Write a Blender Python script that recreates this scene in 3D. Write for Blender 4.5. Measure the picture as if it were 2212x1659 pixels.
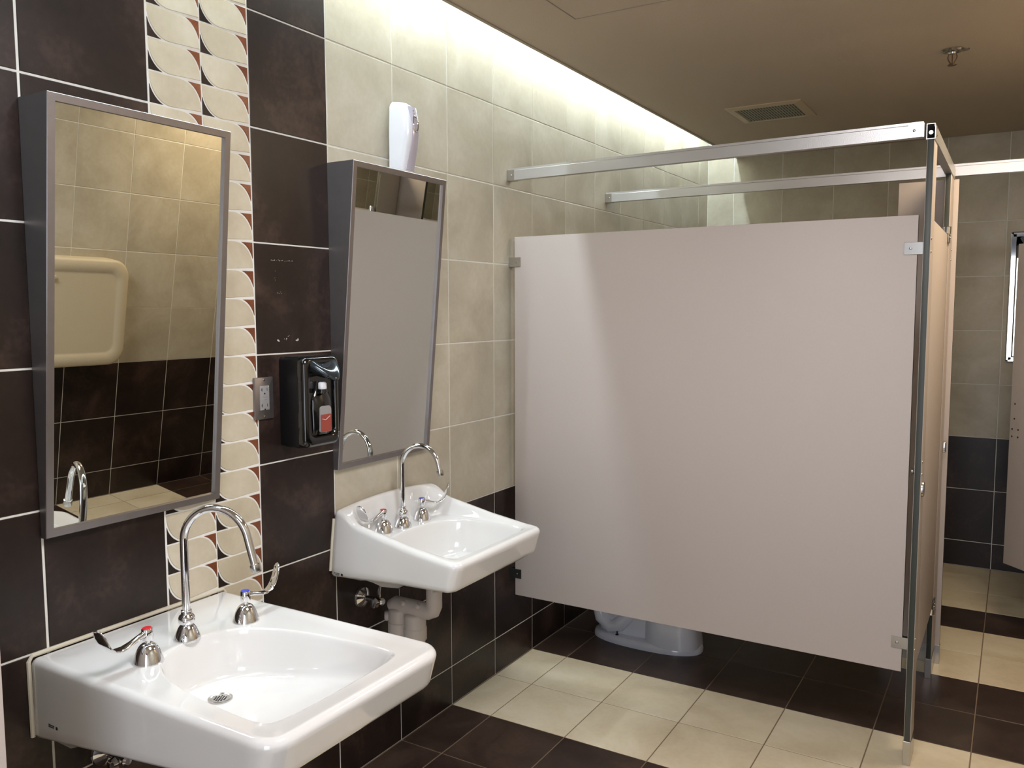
import bpy, bmesh, math, random
from math import sin, cos, pi, sqrt, radians, atan2, hypot
from mathutils import Vector, Matrix, noise
random.seed(7)
SC = bpy.context.scene
for o in list(bpy.data.objects): bpy.data.objects.remove(o)
COL = SC.collection

# ------------------------------------------------------------------ camera
W, H = 2212.0, 1659.0
cam_d = bpy.data.cameras.new('camera'); cam = bpy.data.objects.new('camera', cam_d); COL.objects.link(cam)
cam_d.sensor_fit = 'HORIZONTAL'; cam_d.sensor_width = 36.0; cam_d.lens = 1808.54 / W * 36.0
cam_d.clip_start = 0.02; cam_d.clip_end = 60
cam.location = (1.7668, -1.88155, 1.4811)
cam.rotation_mode = 'XYZ'; cam.rotation_euler = (radians(85.0019), radians(0.1518), radians(31.0458))
SC.camera = cam

# ------------------------------------------------------------------ world, lights, exposure
wd = bpy.data.worlds.new('world'); SC.world = wd; wd.use_nodes = True
wd.node_tree.nodes['Background'].inputs[0].default_value = (0.75, 0.8, 0.9, 1)
wd.node_tree.nodes['Background'].inputs[1].default_value = 0.05
SC.view_settings.view_transform = 'Standard'; SC.view_settings.look = 'None'
SC.view_settings.gamma = 1.0; SC.view_settings.use_curve_mapping = False
SC.view_settings.exposure = 0.53

def area(name, loc, size, power, color, rot=(0, 0, 0), size_y=None, spread=pi):
    d = bpy.data.lights.new(name, 'AREA'); d.energy = power; d.color = color; d.size = size
    d.spread = spread
    if size_y: d.shape = 'RECTANGLE'; d.size_y = size_y
    o = bpy.data.objects.new(name, d); o.location = loc; o.rotation_euler = rot; COL.objects.link(o)
    return o
CEIL = 2.45
# recessed warm lamp over the corridor in front of the stall doors, and one over the wash area behind the camera
area('corridor_lamp', (1.98, 1.38, CEIL - 0.012), 0.44, 11, (1.0, 0.80, 0.56), size_y=0.44)
area('wash_lamp', (1.5, -0.75, CEIL - 0.012), 0.7, 25, (0.98, 0.97, 1.0), size_y=0.6)
# daylight from the open entrance behind the camera
area('entrance_daylight', (1.85, -2.96, 1.10), 0.9, 20, (0.84, 0.89, 1.0), rot=(radians(90), 0, 0), size_y=2.0)

# ------------------------------------------------------------------ materials
def newmat(name):
    m = bpy.data.materials.new(name); m.use_nodes = True
    return m, m.node_tree.nodes, m.node_tree.links, m.node_tree.nodes['Principled BSDF']
def lin(c):
    return tuple(((v / 255 + 0.055) / 1.055) ** 2.4 if v / 255 > 0.04045 else v / 255 / 12.92 for v in c) + (1.0,)
def plain(name, rgb, rough=0.5, metal=0.0, bump=0.0, bscale=200, vary=0.0, vscale=6, coat=0.0, spec=0.5):
    m, N, L, b = newmat(name)
    b.inputs['Base Color'].default_value = lin(rgb); b.inputs['Roughness'].default_value = rough
    b.inputs['Metallic'].default_value = metal; b.inputs['Coat Weight'].default_value = coat
    b.inputs['Specular IOR Level'].default_value = spec
    tc = N.new('ShaderNodeTexCoord')
    if vary:
        n = N.new('ShaderNodeTexNoise'); n.inputs['Scale'].default_value = vscale; n.inputs['Detail'].default_value = 4
        L.new(tc.outputs['Object'], n.inputs['Vector'])
        mx = N.new('ShaderNodeMix'); mx.data_type = 'RGBA'
        c = lin(rgb); mx.inputs[6].default_value = tuple(x * (1 - vary) for x in c[:3]) + (1,)
        mx.inputs[7].default_value = tuple(min(1, x * (1 + vary)) for x in c[:3]) + (1,)
        L.new(n.outputs['Fac'], mx.inputs[0]); L.new(mx.outputs[2], b.inputs['Base Color'])
    if bump:
        n = N.new('ShaderNodeTexNoise'); n.inputs['Scale'].default_value = bscale; n.inputs['Detail'].default_value = 3
        L.new(tc.outputs['Object'], n.inputs['Vector'])
        bp = N.new('ShaderNodeBump'); bp.inputs['Strength'].default_value = bump; bp.inputs['Distance'].default_value = 0.002
        L.new(n.outputs['Fac'], bp.inputs['Height']); L.new(bp.outputs['Normal'], b.inputs['Normal'])
    return m
def tile_mat(name, dark, mid, light, rough, scale=5.0, fleck=0.25, spec=0.5):
    """glazed porcelain with cloudy mottling; 'tone' is a small per-tile shade difference"""
    m, N, L, b = newmat(name)
    tc = N.new('ShaderNodeTexCoord'); at = N.new('ShaderNodeAttribute'); at.attribute_name = 'tone'
    ad = N.new('ShaderNodeVectorMath'); ad.operation = 'MULTIPLY_ADD'
    ad.inputs[1].default_value = (9, 13, 7)
    L.new(at.outputs['Color'], ad.inputs[0]); L.new(tc.outputs['Object'], ad.inputs[2])
    n1 = N.new('ShaderNodeTexNoise'); n1.inputs['Scale'].default_value = scale; n1.inputs['Detail'].default_value = 7; n1.inputs['Roughness'].default_value = 0.55; n1.inputs['Distortion'].default_value = 0.6
    L.new(ad.outputs[0], n1.inputs['Vector'])
    n2 = N.new('ShaderNodeTexNoise'); n2.inputs['Scale'].default_value = scale * 14; n2.inputs['Detail'].default_value = 5
    L.new(ad.outputs[0], n2.inputs['Vector'])
    mm = N.new('ShaderNodeMath'); mm.operation = 'MULTIPLY_ADD'; mm.inputs[1].default_value = fleck; 
    L.new(n2.outputs['Fac'], mm.inputs[0]); L.new(n1.outputs['Fac'], mm.inputs[2])
    m2 = N.new('ShaderNodeMath'); m2.operation = 'MULTIPLY_ADD'; m2.inputs[1].default_value = 0.16
    L.new(at.outputs['Fac'], m2.inputs[0]); L.new(mm.outputs[0], m2.inputs[2])
    r = N.new('ShaderNodeValToRGB'); e = r.color_ramp.elements
    c0 = 0.30 + fleck * 0.5 + 0.08
    e[0].position = c0; e[0].color = lin(dark); e[1].position = min(1, c0 + 0.42); e[1].color = lin(light)
    k = e.new(c0 + 0.2); k.color = lin(mid)
    L.new(m2.outputs[0], r.inputs[0]); L.new(r.outputs[0], b.inputs['Base Color'])
    b.inputs['Roughness'].default_value = rough; b.inputs['Specular IOR Level'].default_value = spec
    bp = N.new('ShaderNodeBump'); bp.inputs['Strength'].default_value = 0.10; bp.inputs['Distance'].default_value = 0.0006
    L.new(n2.outputs['Fac'], bp.inputs['Height']); L.new(bp.outputs['Normal'], b.inputs['Normal'])
    return m
M_DARK = tile_mat('brown_tile', (29, 20, 17), (40, 29, 25), (68, 52, 46), 0.34, 5, 0.30, spec=0.38)
M_BEIGE = tile_mat('beige_tile', (175, 166, 147), (189, 181, 162), (204, 197, 181), 0.38, 4, 0.20, spec=0.4)
M_LEAF = tile_mat('cream_leaf_tile', (188, 176, 154), (200, 189, 167), (212, 203, 184), 0.33, 5, 0.2)
M_RUST = tile_mat('rust_corner_tile', (96, 52, 32), (118, 66, 42), (138, 82, 54), 0.3, 12, 0.3)
M_FDARK = tile_mat('brown_floor_tile', (46, 33, 27), (58, 44, 37), (76, 60, 51), 0.36, 5, 0.30, spec=0.4)
M_FBEIGE = tile_mat('beige_floor_tile', (204, 188, 158), (217, 203, 174), (228, 216, 191), 0.38, 4, 0.20, spec=0.4)
M_GROUT = plain('pale_grout', (236, 235, 230), 0.75, bump=0.3, bscale=500)
M_FGROUT = plain('floor_grout', (128, 108, 88), 0.8, bump=0.3, bscale=500)
M_CEIL = plain('tan_ceiling_paint', (194, 178, 157), 0.9, bump=0.9, bscale=420, vary=0.03, vscale=2)
M_WHITEP = plain('white_paint', (225, 228, 224), 0.7)
M_TRIM = plain('grey_ceiling_bead', (165, 152, 135), 0.6)
M_PORC = plain('white_vitreous_china', (226, 224, 222), 0.07, coat=0.6)
M_PORCT = plain('toilet_china', (214, 216, 224), 0.09, coat=0.5)
M_CHROME = plain('chrome', (222, 222, 224), 0.06, 1.0)
M_CHROMED = plain('satin_chrome', (190, 188, 184), 0.25, 1.0)
M_ALU = plain('brushed_aluminium', (205, 203, 202), 0.36, 0.75, bump=0.1, bscale=300)
M_STEEL = plain('brushed_stainless', (146, 140, 140), 0.42, 0.9, vary=0.10, vscale=30)
M_MIRROR = plain('mirror_glass', (218, 220, 214), 0.0, 1.0)
M_PANEL = plain('speckled_beige_laminate', (194, 183, 177), 0.48, bump=0.15, bscale=700, vary=0.035, vscale=160, spec=0.35)
M_EDGE = plain('dark_core_edge', (58, 62, 56), 0.45)
M_BLACK = plain('glossy_black_plastic', (9, 9, 10), 0.12, coat=0.5)
M_BLACKM = plain('dull_black_plastic', (12, 12, 13), 0.4)
M_LEVER = plain('smoked_chrome_plastic', (74, 80, 86), 0.10, 0.75)
M_WPLAS = plain('white_plastic', (228, 228, 234), 0.22, coat=0.3)
M_PVC = plain('white_vinyl_trap_cover', (206, 196, 190), 0.45)
M_CREAM = plain('cream_polyethylene', (214, 200, 172), 0.5, bump=0.4, bscale=300)
M_SOAP = plain('red_soap', (150, 62, 50), 0.25, coat=0.6)
M_RED = plain('red_button', (200, 36, 44), 0.3)
M_BLUE = plain('blue_button', (38, 60, 190), 0.3)
M_GREYP = plain('grey_receptacle', (150, 148, 148), 0.4)
M_HOLE = plain('black_hole', (6, 6, 6), 0.8)
M_INK = plain('black_ink', (30, 30, 34), 0.6)
M_CAULK = plain('cream_caulk', (216, 208, 190), 0.5)
M_GRILLE = plain('grey_grille', (150, 150, 132), 0.6)
M_VENT = plain('ivory_vent_frame', (196, 180, 152), 0.5)
M_BRASS = plain('dull_bronze', (120, 98, 76), 0.3, 0.9)
M_LED = plain('green_led', (190, 220, 150), 0.3)
M_FLAKE = plain('white_residue', (220, 220, 222), 0.7)
M_RUBBER = plain('dark_steel', (86, 92, 90), 0.35, 0.9)
def emit(name, col, s):
    m, N, L, b = newmat(name); b.inputs['Base Color'].default_value = (0.9, 0.9, 0.9, 1)
    b.inputs['Emission Color'].default_value = col; b.inputs['Emission Strength'].default_value = s
    return m
M_TUBE = emit('lit_fluorescent_tube', (0.84, 1.0, 1.08, 1), 62)

# ------------------------------------------------------------------ mesh helpers
class MB:
    def __init__(s): s.bm = bmesh.new(); s.mats = []; s.tone = None
    def mi(s, m):
        if m not in s.mats: s.mats.append(m)
        return s.mats.index(m)
    def face(s, pts, m, tone=None):
        f = s.bm.faces.new([s.bm.verts.new(p) for p in pts]); f.material_index = s.mi(m)
        if tone is not None:
            if s.tone is None: s.tone = s.bm.loops.layers.float_color.new('tone')
            for l in f.loops: l[s.tone] = (tone, tone * 0.7, 1 - tone, 1)
        return f
    def box(s, lo, hi, m, bevel=0.0, seg=2, mtx=None):
        b = bmesh.new(); bmesh.ops.create_cube(b, size=1.0)
        for v in b.verts: v.co = Vector([lo[i] + (v.co[i] + .5) * (hi[i] - lo[i]) for i in range(3)])
        if bevel: bmesh.ops.bevel(b, geom=b.edges[:], offset=bevel, segments=seg, affect='EDGES', profile=0.5)
        s.merge(b, m, mtx); return s
    def merge(s, b, m, mtx=None):
        k = s.mi(m); mp = {}
        for v in b.verts: mp[v] = s.bm.verts.new(mtx @ v.co if mtx else v.co)
        for f in b.faces:
            try:
                g = s.bm.faces.new([mp[v] for v in f.verts]); g.material_index = k
            except ValueError: pass
        b.free()
    def loops(s, rings, m, cap0=True, cap1=True, closed=True):
        k = s.mi(m); R = [[s.bm.verts.new(p) for p in r] for r in rings]; n = len(R[0])
        for a, b in zip(R[:-1], R[1:]):
            for i in range(n if closed else n - 1):
                j = (i + 1) % n
                f = s.bm.faces.new((a[i], a[j], b[j], b[i])); f.material_index = k
        if cap0: f = s.bm.faces.new(R[0][::-1]); f.material_index = k
        if cap1: f = s.bm.faces.new(R[-1]); f.material_index = k
        return s
    def lathe(s, prof, m, axis=(0, 0, 1), org=(0, 0, 0), n=32, cap=True):
        z = Vector(axis).normalized(); x = z.orthogonal().normalized(); y = z.cross(x); o = Vector(org)
        return s.loops([[o + z * h + (x * cos(2 * pi * i / n) + y * sin(2 * pi * i / n)) * max(r, 1e-5) for i in range(n)] for r, h in prof], m, cap, cap)
    def tube(s, pts, rad, m, n=16, cap=True):
        P = [Vector(p) for p in pts]; rads = rad if isinstance(rad, (list, tuple)) else [rad] * len(P)
        up = None; rings = []
        for i, p in enumerate(P):
            t = (P[min(i + 1, len(P) - 1)] - P[max(i - 1, 0)]).normalized()
            if up is None: up = t.orthogonal().normalized()
            up = (up - t * up.dot(t)).normalized(); w = t.cross(up)
            rings.append([p + (up * cos(2 * pi * k / n) + w * sin(2 * pi * k / n)) * rads[i] for k in range(n)])
        return s.loops(rings, m, cap, cap)
    def prism(s, poly, m, h0, h1, fr=lambda u, v, h: (u, v, h), bevel=0.0):
        """poly in (u,v) extruded h0..h1, optional edge bevel on the h1 side"""
        rings = [[fr(u, v, h0) for u, v in poly]]
        if bevel:
            rings.append([fr(u, v, h1 - bevel) for u, v in poly]) if h1 > h0 else rings.append([fr(u, v, h1 + bevel) for u, v in poly])
            for f, d in ((0.3, 0.7), (1.0, 1.0)):
                ins = inset(poly, bevel * f)
                hh = h1 - bevel * (1 - d) if h1 > h0 else h1 + bevel * (1 - d)
                rings.append([fr(u, v, hh) for u, v in ins])
        else: rings.append([fr(u, v, h1) for u, v in poly])
        return s.loops(rings, m)
    def build(s, name, parent=None, smooth=True, ang=35, loc=None):
        bmesh.ops.remove_doubles(s.bm, verts=s.bm.verts[:], dist=1e-6)
        bmesh.ops.recalc_face_normals(s.bm, faces=s.bm.faces[:])
        me = bpy.data.meshes.new(name); s.bm.to_mesh(me); s.bm.free()
        for m in s.mats: me.materials.append(m)
        if smooth:
            for p in me.polygons: p.use_smooth = True
            me.set_sharp_from_angle(angle=radians(ang))
        o = bpy.data.objects.new(name, me); COL.objects.link(o)
        if loc is not None: o.location = loc
        if parent is not None: o.parent = parent
        return o
def inset(poly, d):
    n = len(poly); out = []
    A = sum(poly[i][0] * poly[(i + 1) % n][1] - poly[(i + 1) % n][0] * poly[i][1] for i in range(n))
    sg = 1 if A > 0 else -1
    for i in range(n):
        p0, p1, p2 = poly[i - 1], poly[i], poly[(i + 1) % n]
        a = Vector((p1[0] - p0[0], p1[1] - p0[1])); b = Vector((p2[0] - p1[0], p2[1] - p1[1]))
        if a.length < 1e-9 or b.length < 1e-9: out.append(p1); continue
        a.normalize(); b.normalize()
        na = Vector((-a.y, a.x)) * sg; nb = Vector((-b.y, b.x)) * sg; m = (na + nb)
        m = m / max(0.3, m.length_squared / 2 * 1.0) / 1.0 if m.length > 1e-6 else na
        m = (na + nb).normalized() / max(0.35, (na + nb).normalized().dot(na)) if (na + nb).length > 1e-6 else na
        out.append((p1[0] + m.x * d, p1[1] + m.y * d))
    return out
def rrect(x0, y0, x1, y1, r, n=6):
    rs = r if isinstance(r, (list, tuple)) else [r] * 4
    out = []
    for (cx, cy, a0), rr in zip(((x1, y1, 0), (x0, y1, 90), (x0, y0, 180), (x1, y0, 270)), rs):
        sx = -1 if cx == x1 else 1; sy = -1 if cy == y1 else 1
        for k in range(n + 1):
            a = radians(a0 + 90 * k / n); out.append((cx + sx * rr + rr * cos(a), cy + sy * rr + rr * sin(a)))
    return out
def ssp(a, b, x):
    t = max(0.0, min(1.0, (x - a) / (b - a))); return t * t * (3 - 2 * t)
def empty(name, loc, label, cat, group=None):
    o = bpy.data.objects.new(name, None); COL.objects.link(o); o.location = loc; o.empty_display_size = 0.05
    return tag(o, label, cat, group)
def tag(o, label, cat, group=None, kind=None):
    o['label'] = label; o['category'] = cat
    if group: o['group'] = group
    if kind: o['kind'] = kind
    return o
def struct(o, label=None):
    o['kind'] = 'structure'
    if label: o['label'] = label
    return o

# ------------------------------------------------------------------ room shell
T = 0.305; TZ = 0.3037; Z0 = 0.7557           # tile pitch; Z0 = top of the brown wainscot
BW = 3.5345; RW = 2.44; YF = -3.0; TOP = 2.92
GW = 0.004
def put_tile(mb, fr, u0, v0, u1, v1, m, g=GW, h=0.0018, g4=None):
    a, b, c, d = g4 or (g / 2,) * 4           # left, bottom, right, top grout halves
    lo = (u0 + a, v0 + b); hi = (u1 - c, v1 - d)
    if hi[0] - lo[0] < 0.006 or hi[1] - lo[1] < 0.006: return
    t = random.random(); e = 0.0011
    out = [(lo[0], lo[1]), (hi[0], lo[1]), (hi[0], hi[1]), (lo[0], hi[1])]
    inn = [(lo[0] + e, lo[1] + e), (hi[0] - e, lo[1] + e), (hi[0] - e, hi[1] - e), (lo[0] + e, hi[1] - e)]
    mb.face([fr(u, v, 0) for u, v in inn], m, t)
    for i in range(4):
        j = (i + 1) % 4
        mid_o, mid_p = out[i], out[j]
        mb.face([fr(*mid_o, -h * 0.45), fr(*mid_p, -h * 0.45), fr(*inn[j], 0), fr(*inn[i], 0)], m, t)
        mb.face([fr(*mid_o, -h), fr(*mid_p, -h), fr(*mid_p, -h * 0.45), fr(*mid_o, -h * 0.45)], m, t)
def put_poly(mb, fr, poly, m, h=0.0018):
    t = random.random(); inn = inset(poly, 0.0009); n = len(poly)
    mb.face([fr(u, v, 0) for u, v in inn], m, t)
    for i in range(n):
        j = (i + 1) % n
        mb.face([fr(*poly[i], -h), fr(*poly[j], -h), fr(*inn[j], 0), fr(*inn[i], 0)], m, t)
rows = [0.0] + [Z0 + k * TZ for k in range(-2, 8)]
rows = [z for z in rows if z < TOP] + [TOP]
def wall_tiles(mb, fr, cols, matf, skip=None, g4f=None):
    for c0, c1 in zip(cols[:-1], cols[1:]):
        for r0, r1 in zip(rows[:-1], rows[1:]):
            if skip and skip(c0, c1): continue
            put_tile(mb, fr, c0, r0, c1, r1, matf((c0 + c1) / 2, (r0 + r1) / 2), g4=g4f(c0, c1, r0, r1) if g4f else None)
# left wall (sink wall): u = y, v = z, normal +x
frL = lambda u, v, h: (h, u, v)
mb = MB()
mb.box((-0.12, YF, 0), (-0.0018, BW + 0.1, TOP), M_GROUT)
MO0, MO1 = -0.5945, -0.2932
colsL = [YF] + [MO1 - k * 0.3013 for k in range(8, -1, -1)] + [k * T for k in range(0, 12)] + [BW]                    # decorative strip
def g4L(c0, c1, r0, r1):
    g = 0.0021
    l = 0.0030 if c0 < -0.25 else g; r = 0.0030 if c1 < -0.5 else g
    return (l, g, r, g + (0.0008 if c1 < -0.5 else 0))
wall_tiles(mb, frL, [c for c in colsL], lambda u, v: M_DARK if (u < 0 or v < Z0) else M_BEIGE,
           skip=lambda a, b: a < -0.55 and b > -0.35, g4f=g4L)
cw = (MO1 - MO0) / 2; ch = TZ / 4 * 0.985
ch = TZ / 4
k = 0; z = Z0 - 10 * ch
while z < TOP - 0.001:
    if z >= 0:
        for c in (0, 1):
            u0 = MO0 + c * cw + (0.003 if c == 0 else 0.0016); u1 = MO0 + (c + 1) * cw - 0.0018
            v0 = z + 0.0017; v1 = min(z + ch - 0.0017, TOP); w = u1 - u0; hh = v1 - v0
            if hh < 0.02: continue
            a, b = 0.40 * w, 0.93 * hh; gg = 0.0016; n = 10
            arc1 = [(u0 + a - a * cos(pi / 2 * i / n), v0 + b - b * sin(pi / 2 * i / n)) for i in range(n + 1)]      # (u0,v0+b)->(u0+a,v0)
            arc2 = [(u1 - a + a * cos(pi / 2 * i / n), v1 - b + b * sin(pi / 2 * i / n)) for i in range(n + 1)]      # (u1,v1-b)->(u1-a,v1)
            put_poly(mb, frL, arc1 + arc2 + [(u0, v1)] if True else None, M_LEAF)
            # bottom right corner of the leaf is square
            # brown slivers in the two corners
            s1 = [(u0, v0)] + [(u0 + max(0, (x - u0) - gg * 1.8), v0 + max(0, (y - v0) - gg * 1.8)) for x, y in arc1[::-1]][2:-2]
            s2 = [(u1, v1)] + [(u1 - max(0, (u1 - x) - gg * 1.8), v1 - max(0, (v1 - y) - gg * 1.8)) for x, y in arc2[::-1]][2:-2]
            put_poly(mb, frL, s1, M_DARK); put_poly(mb, frL, s2, M_RUST)
    z += ch
struct(mb.build('wall_left', smooth=False), 'tiled sink wall in brown and beige with a leaf patterned strip')
# back wall, normal -y
frB = lambda u, v, h: (u, BW - h, v)
mb = MB(); mb.box((-0.12, BW + 0.0018, 0), (RW + 0.12, BW + 0.12, CEIL + 0.004), M_GROUT)
mb.box((0.0, BW, CEIL + 0.004), (RW, BW + 0.12, TOP), M_WHITEP)
rows_keep = rows; rows = [z for z in rows if z < CEIL] + [CEIL + 0.004]
wall_tiles(mb, frB, [0.0] + [0.1702 + k * T for k in range(8)] + [RW], lambda u, v: M_DARK if v < Z0 else M_BEIGE)
struct(mb.build('wall_back', smooth=False), 'tiled end wall behind the stalls')
# right wall, normal -x
frR = lambda u, v, h: (RW - h, u, v)
mb = MB(); mb.box((RW + 0.0018, YF, 0), (RW + 0.12, BW + 0.12, CEIL), M_GROUT)
rows = [z for z in rows_keep if z < CEIL] + [CEIL]
wall_tiles(mb, frR, colsL, lambda u, v: M_DARK if v < Z0 else M_BEIGE)
struct(mb.build('wall_right', smooth=False), 'tiled wall opposite the sinks')
# front wall behind the camera with the open entrance
mb = MB(); frF = lambda u, v, h: (u, YF + h, v)
for lo, hi in (((-0.12, 0), (1.35, CEIL)), ((2.35, 0), (RW + 0.12, CEIL)), ((1.35, 2.4), (2.35, CEIL))):
    mb.box((lo[0], YF - 0.12, lo[1]), (hi[0], YF - 0.0018, hi[1]), M_GROUT)
for cs in ([0, T, 2 * T, 3 * T, 4 * T, 1.35], [2.35, RW]):
    wall_tiles(mb, frF, cs, lambda u, v: M_DARK if v < Z0 else M_BEIGE)
struct(mb.build('wall_front', smooth=False))
rows = rows_keep
# floor: u = x, v = y
mb = MB(); mb.box((-0.12, YF - 0.12, -0.12), (RW + 0.12, BW + 0.12, -0.0016), M_FGROUT)
frX = lambda u, v, h: (u, v, h)
fx = [0.0] + [0.1702 + k * T for k in range(8)] + [RW]
fy = [YF] + [k * T for k in range(-9, 12)] + [BW]
dark_rows = {0, 1, 4, 5, 8, -3, -4, -7, -8}
for a, b in zip(fx[:-1], fx[1:]):
    for c, d in zip(fy[:-1], fy[1:]):
        kk = math.floor((c + d) / 2 / T)
        put_tile(mb, frX, a, c, b, d, M_FDARK if kk in dark_rows else M_FBEIGE, g=0.004)
struct(mb.build('floor', smooth=False))
# ceiling with the light cove along the sink wall
CX = 0.185
mb = MB()
mb.box((CX + 0.012, YF - 0.12, CEIL), (RW + 0.12, BW + 0.12, CEIL + 0.09), M_CEIL)
mb.box((-0.12, YF - 0.12, TOP), (CX + 0.35, BW + 0.12, TOP + 0.05), M_WHITEP)
mb.box((CX + 0.30, YF, CEIL + 0.09), (CX + 0.35, BW, TOP), M_WHITEP)
struct(mb.build('ceiling', smooth=False))
mb = MB(); mb.box((CX, YF, CEIL - 0.004), (CX + 0.014, BW, CEIL + 0.34), M_TRIM, 0.001, 1)
struct(mb.build('trim_1', smooth=False), 'thin metal bead along the cove edge of the ceiling')
# fluorescent tubes standing in the cove
for i in range(5):
    y0 = -2.9 + i * 1.27
    t = empty('cove_light', (CX, y0, CEIL + 0.30), 'fluorescent batten hidden in the ceiling cove above the sink wall', 'lamp', 'fluorescent battens in the cove')
    MB().box((-0.036, 0, -0.018), (-0.0005, 1.21, 0.030), M_WHITEP, 0.003).build('batten', t)
    b = MB(); b.tube([(-0.062, 0.02, 0.0), (-0.062, 1.19, 0.0)], 0.013, M_TUBE, 12); b.build('tube', t)
    for yy in (0.0, 1.19): MB().box((-0.078, yy, -0.015), (-0.036, yy + 0.02, 0.018), M_WPLAS, 0.002).build('lamp_holder', t)

# ------------------------------------------------------------------ sinks
def ray_poly(cx, cy, ang, poly):
    dx, dy = cos(ang), sin(ang); best = None; n = len(poly)
    for i in range(n):
        x1, y1 = poly[i]; x2, y2 = poly[(i + 1) % n]
        ex, ey = x2 - x1, y2 - y1; den = dx * ey - dy * ex
        if abs(den) < 1e-12: continue
        t = ((x1 - cx) * ey - (y1 - cy) * ex) / den; s = ((x1 - cx) * dy - (y1 - cy) * dx) / den
        if t > 0 and -1e-9 <= s <= 1 + 1e-9 and (best is None or t > best): best = t
    return Vector((cx + dx * best, cy + dy * best))
def smooth_closed(pts, n=8):
    out = []; L_ = len(pts)
    for i in range(L_):
        p0, p1, p2, p3 = [Vector(pts[(i + k) % L_]) for k in (-1, 0, 1, 2)]
        for k in range(n):
            t = k / n
            out.append(tuple(0.5 * ((2 * p1) + (p2 - p0) * t + (2 * p0 - 5 * p1 + 4 * p2 - p3) * t * t + (3 * p1 - p0 - 3 * p2 + p3) * t ** 3)))
    return out
def make_sink_mesh(outer, bowl, drain, zd, deck, zbot, depthf, draft=0.0, wallx=0.0):
    """outer/bowl polygons (x,y); deck(x,y)->z of the top; zbot(x)->z of the bottom edge; drain=(x,y)"""
    N = 208; cx, cy = drain; A = []
    # angles: denser sampling where the outline is far away
    pts_o = []; pts_b = []
    per = [Vector(p) for p in outer]; per.append(per[0]); tot = sum((per[i + 1] - per[i]).length for i in range(len(per) - 1))
    tgt = [tot * i / N for i in range(N)]; acc = 0; i = 0; seg = 0
    for t in tgt:
        while seg < len(per) - 2 and acc + (per[seg + 1] - per[seg]).length < t: acc += (per[seg + 1] - per[seg]).length; seg += 1
        l = (per[seg + 1] - per[seg]).length; p = per[seg].lerp(per[seg + 1], (t - acc) / max(l, 1e-9)); pts_o.append(p)
        pts_b.append(ray_poly(cx, cy, atan2(p.y - cy, p.x - cx), bowl))
    c = Vector((cx, cy)); rings = []
    xf = max(p[0] for p in bowl)
    prof = [(0.085, 1.0), (0.2, 0.995), (0.4, 0.98), (0.6, 0.955), (0.72, 0.93), (0.80, 0.89), (0.85, 0.82), (0.885, 0.71), (0.91, 0.57), (0.935, 0.40), (0.955, 0.25), (0.972, 0.12), (0.987, 0.04), (1.0, 0.008)]
    for s, d in prof:
        r = []
        for pb in pts_b:
            p = c.lerp(pb, s); zt = deck(*pb)
            r.append((p.x, p.y, zt - (zt - zd) * d * depthf(p.x, xf)))
        rings.append(r)
    R = 0.016
    inr = inset([tuple(p) for p in pts_o], R)
    for k in range(1, 41):
        s = k / 40; r = []
        for pb, po in zip(pts_b, inr):
            p = pb.lerp(Vector(po), s); r.append((p.x, p.y, deck(p.x, p.y)))
        rings.append(r)
    for a in (18, 36, 54, 72, 90):
        ins = R * (1 - sin(radians(a))); r = []
        q = inset([tuple(p) for p in pts_o], ins) if ins > 1e-6 else [tuple(p) for p in pts_o]
        for (x, y), po in zip(q, inr): r.append((x, y, deck(po[0], po[1]) - R * (1 - cos(radians(a)))))
        rings.append(r)
    top = rings[-1]
    cyy = (min(p.y for p in pts_o) + max(p.y for p in pts_o)) / 2
    for f in (0.15, 0.35, 0.6, 0.85, 1.0):
        r = []
        for x, y, z in top:
            zb = zbot(x) + 0.010; sy = draft * f * (1 if y > cyy else -1) * max(0, 1 - x / 0.25)
            fx = 0.018 * f * ssp(0.85, 1.0, x / max(p.x for p in pts_o))
            r.append((max(wallx, x - fx), y + sy, z + (zb - z) * f))
        rings.append(r)
    last = rings[-1]
    for ins, dz in ((0.004, -0.007), (0.012, -0.010), (0.05, -0.012), (0.10, -0.013)):
        q = inset([(x, y) for x, y, z in last], ins)
        rings.append([(max(wallx, a), b, z + dz) for (a, b), (x, y, z) in zip(q, last)])
    l2 = rings[-1]; c2 = Vector((cx, cy, zd - 0.034))
    for s in (0.93, 0.84, 0.72, 0.5, 0.25):
        r = []
        for p in l2:
            v = c2.lerp(Vector(p), s); v.z = p[2] + (c2.z - p[2]) * ssp(0, 0.45, 1 - s); r.append(tuple(v))
        rings.append(r)
    mb = MB(); mb.loops(rings, M_PORC, True, True)
    return mb
def text_mesh(name, body, size, mtx, parent, m, align='LEFT', shear=0.0):
    cu = bpy.data.curves.new(name, 'FONT'); cu.body = body; cu.size = size; cu.extrude = 0.0002; cu.space_line = 0.75; cu.align_x = align; cu.shear = shear
    t = bpy.data.objects.new(name, cu); COL.objects.link(t)
    dg = bpy.context.evaluated_depsgraph_get(); me = bpy.data.meshes.new_from_object(t.evaluated_get(dg))
    bpy.data.objects.remove(t); me.materials.clear(); me.materials.append(m); me.transform(mtx)
    o = bpy.data.objects.new(name, me); COL.objects.link(o)
    if parent is not None: o.parent = parent
    return o
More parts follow.
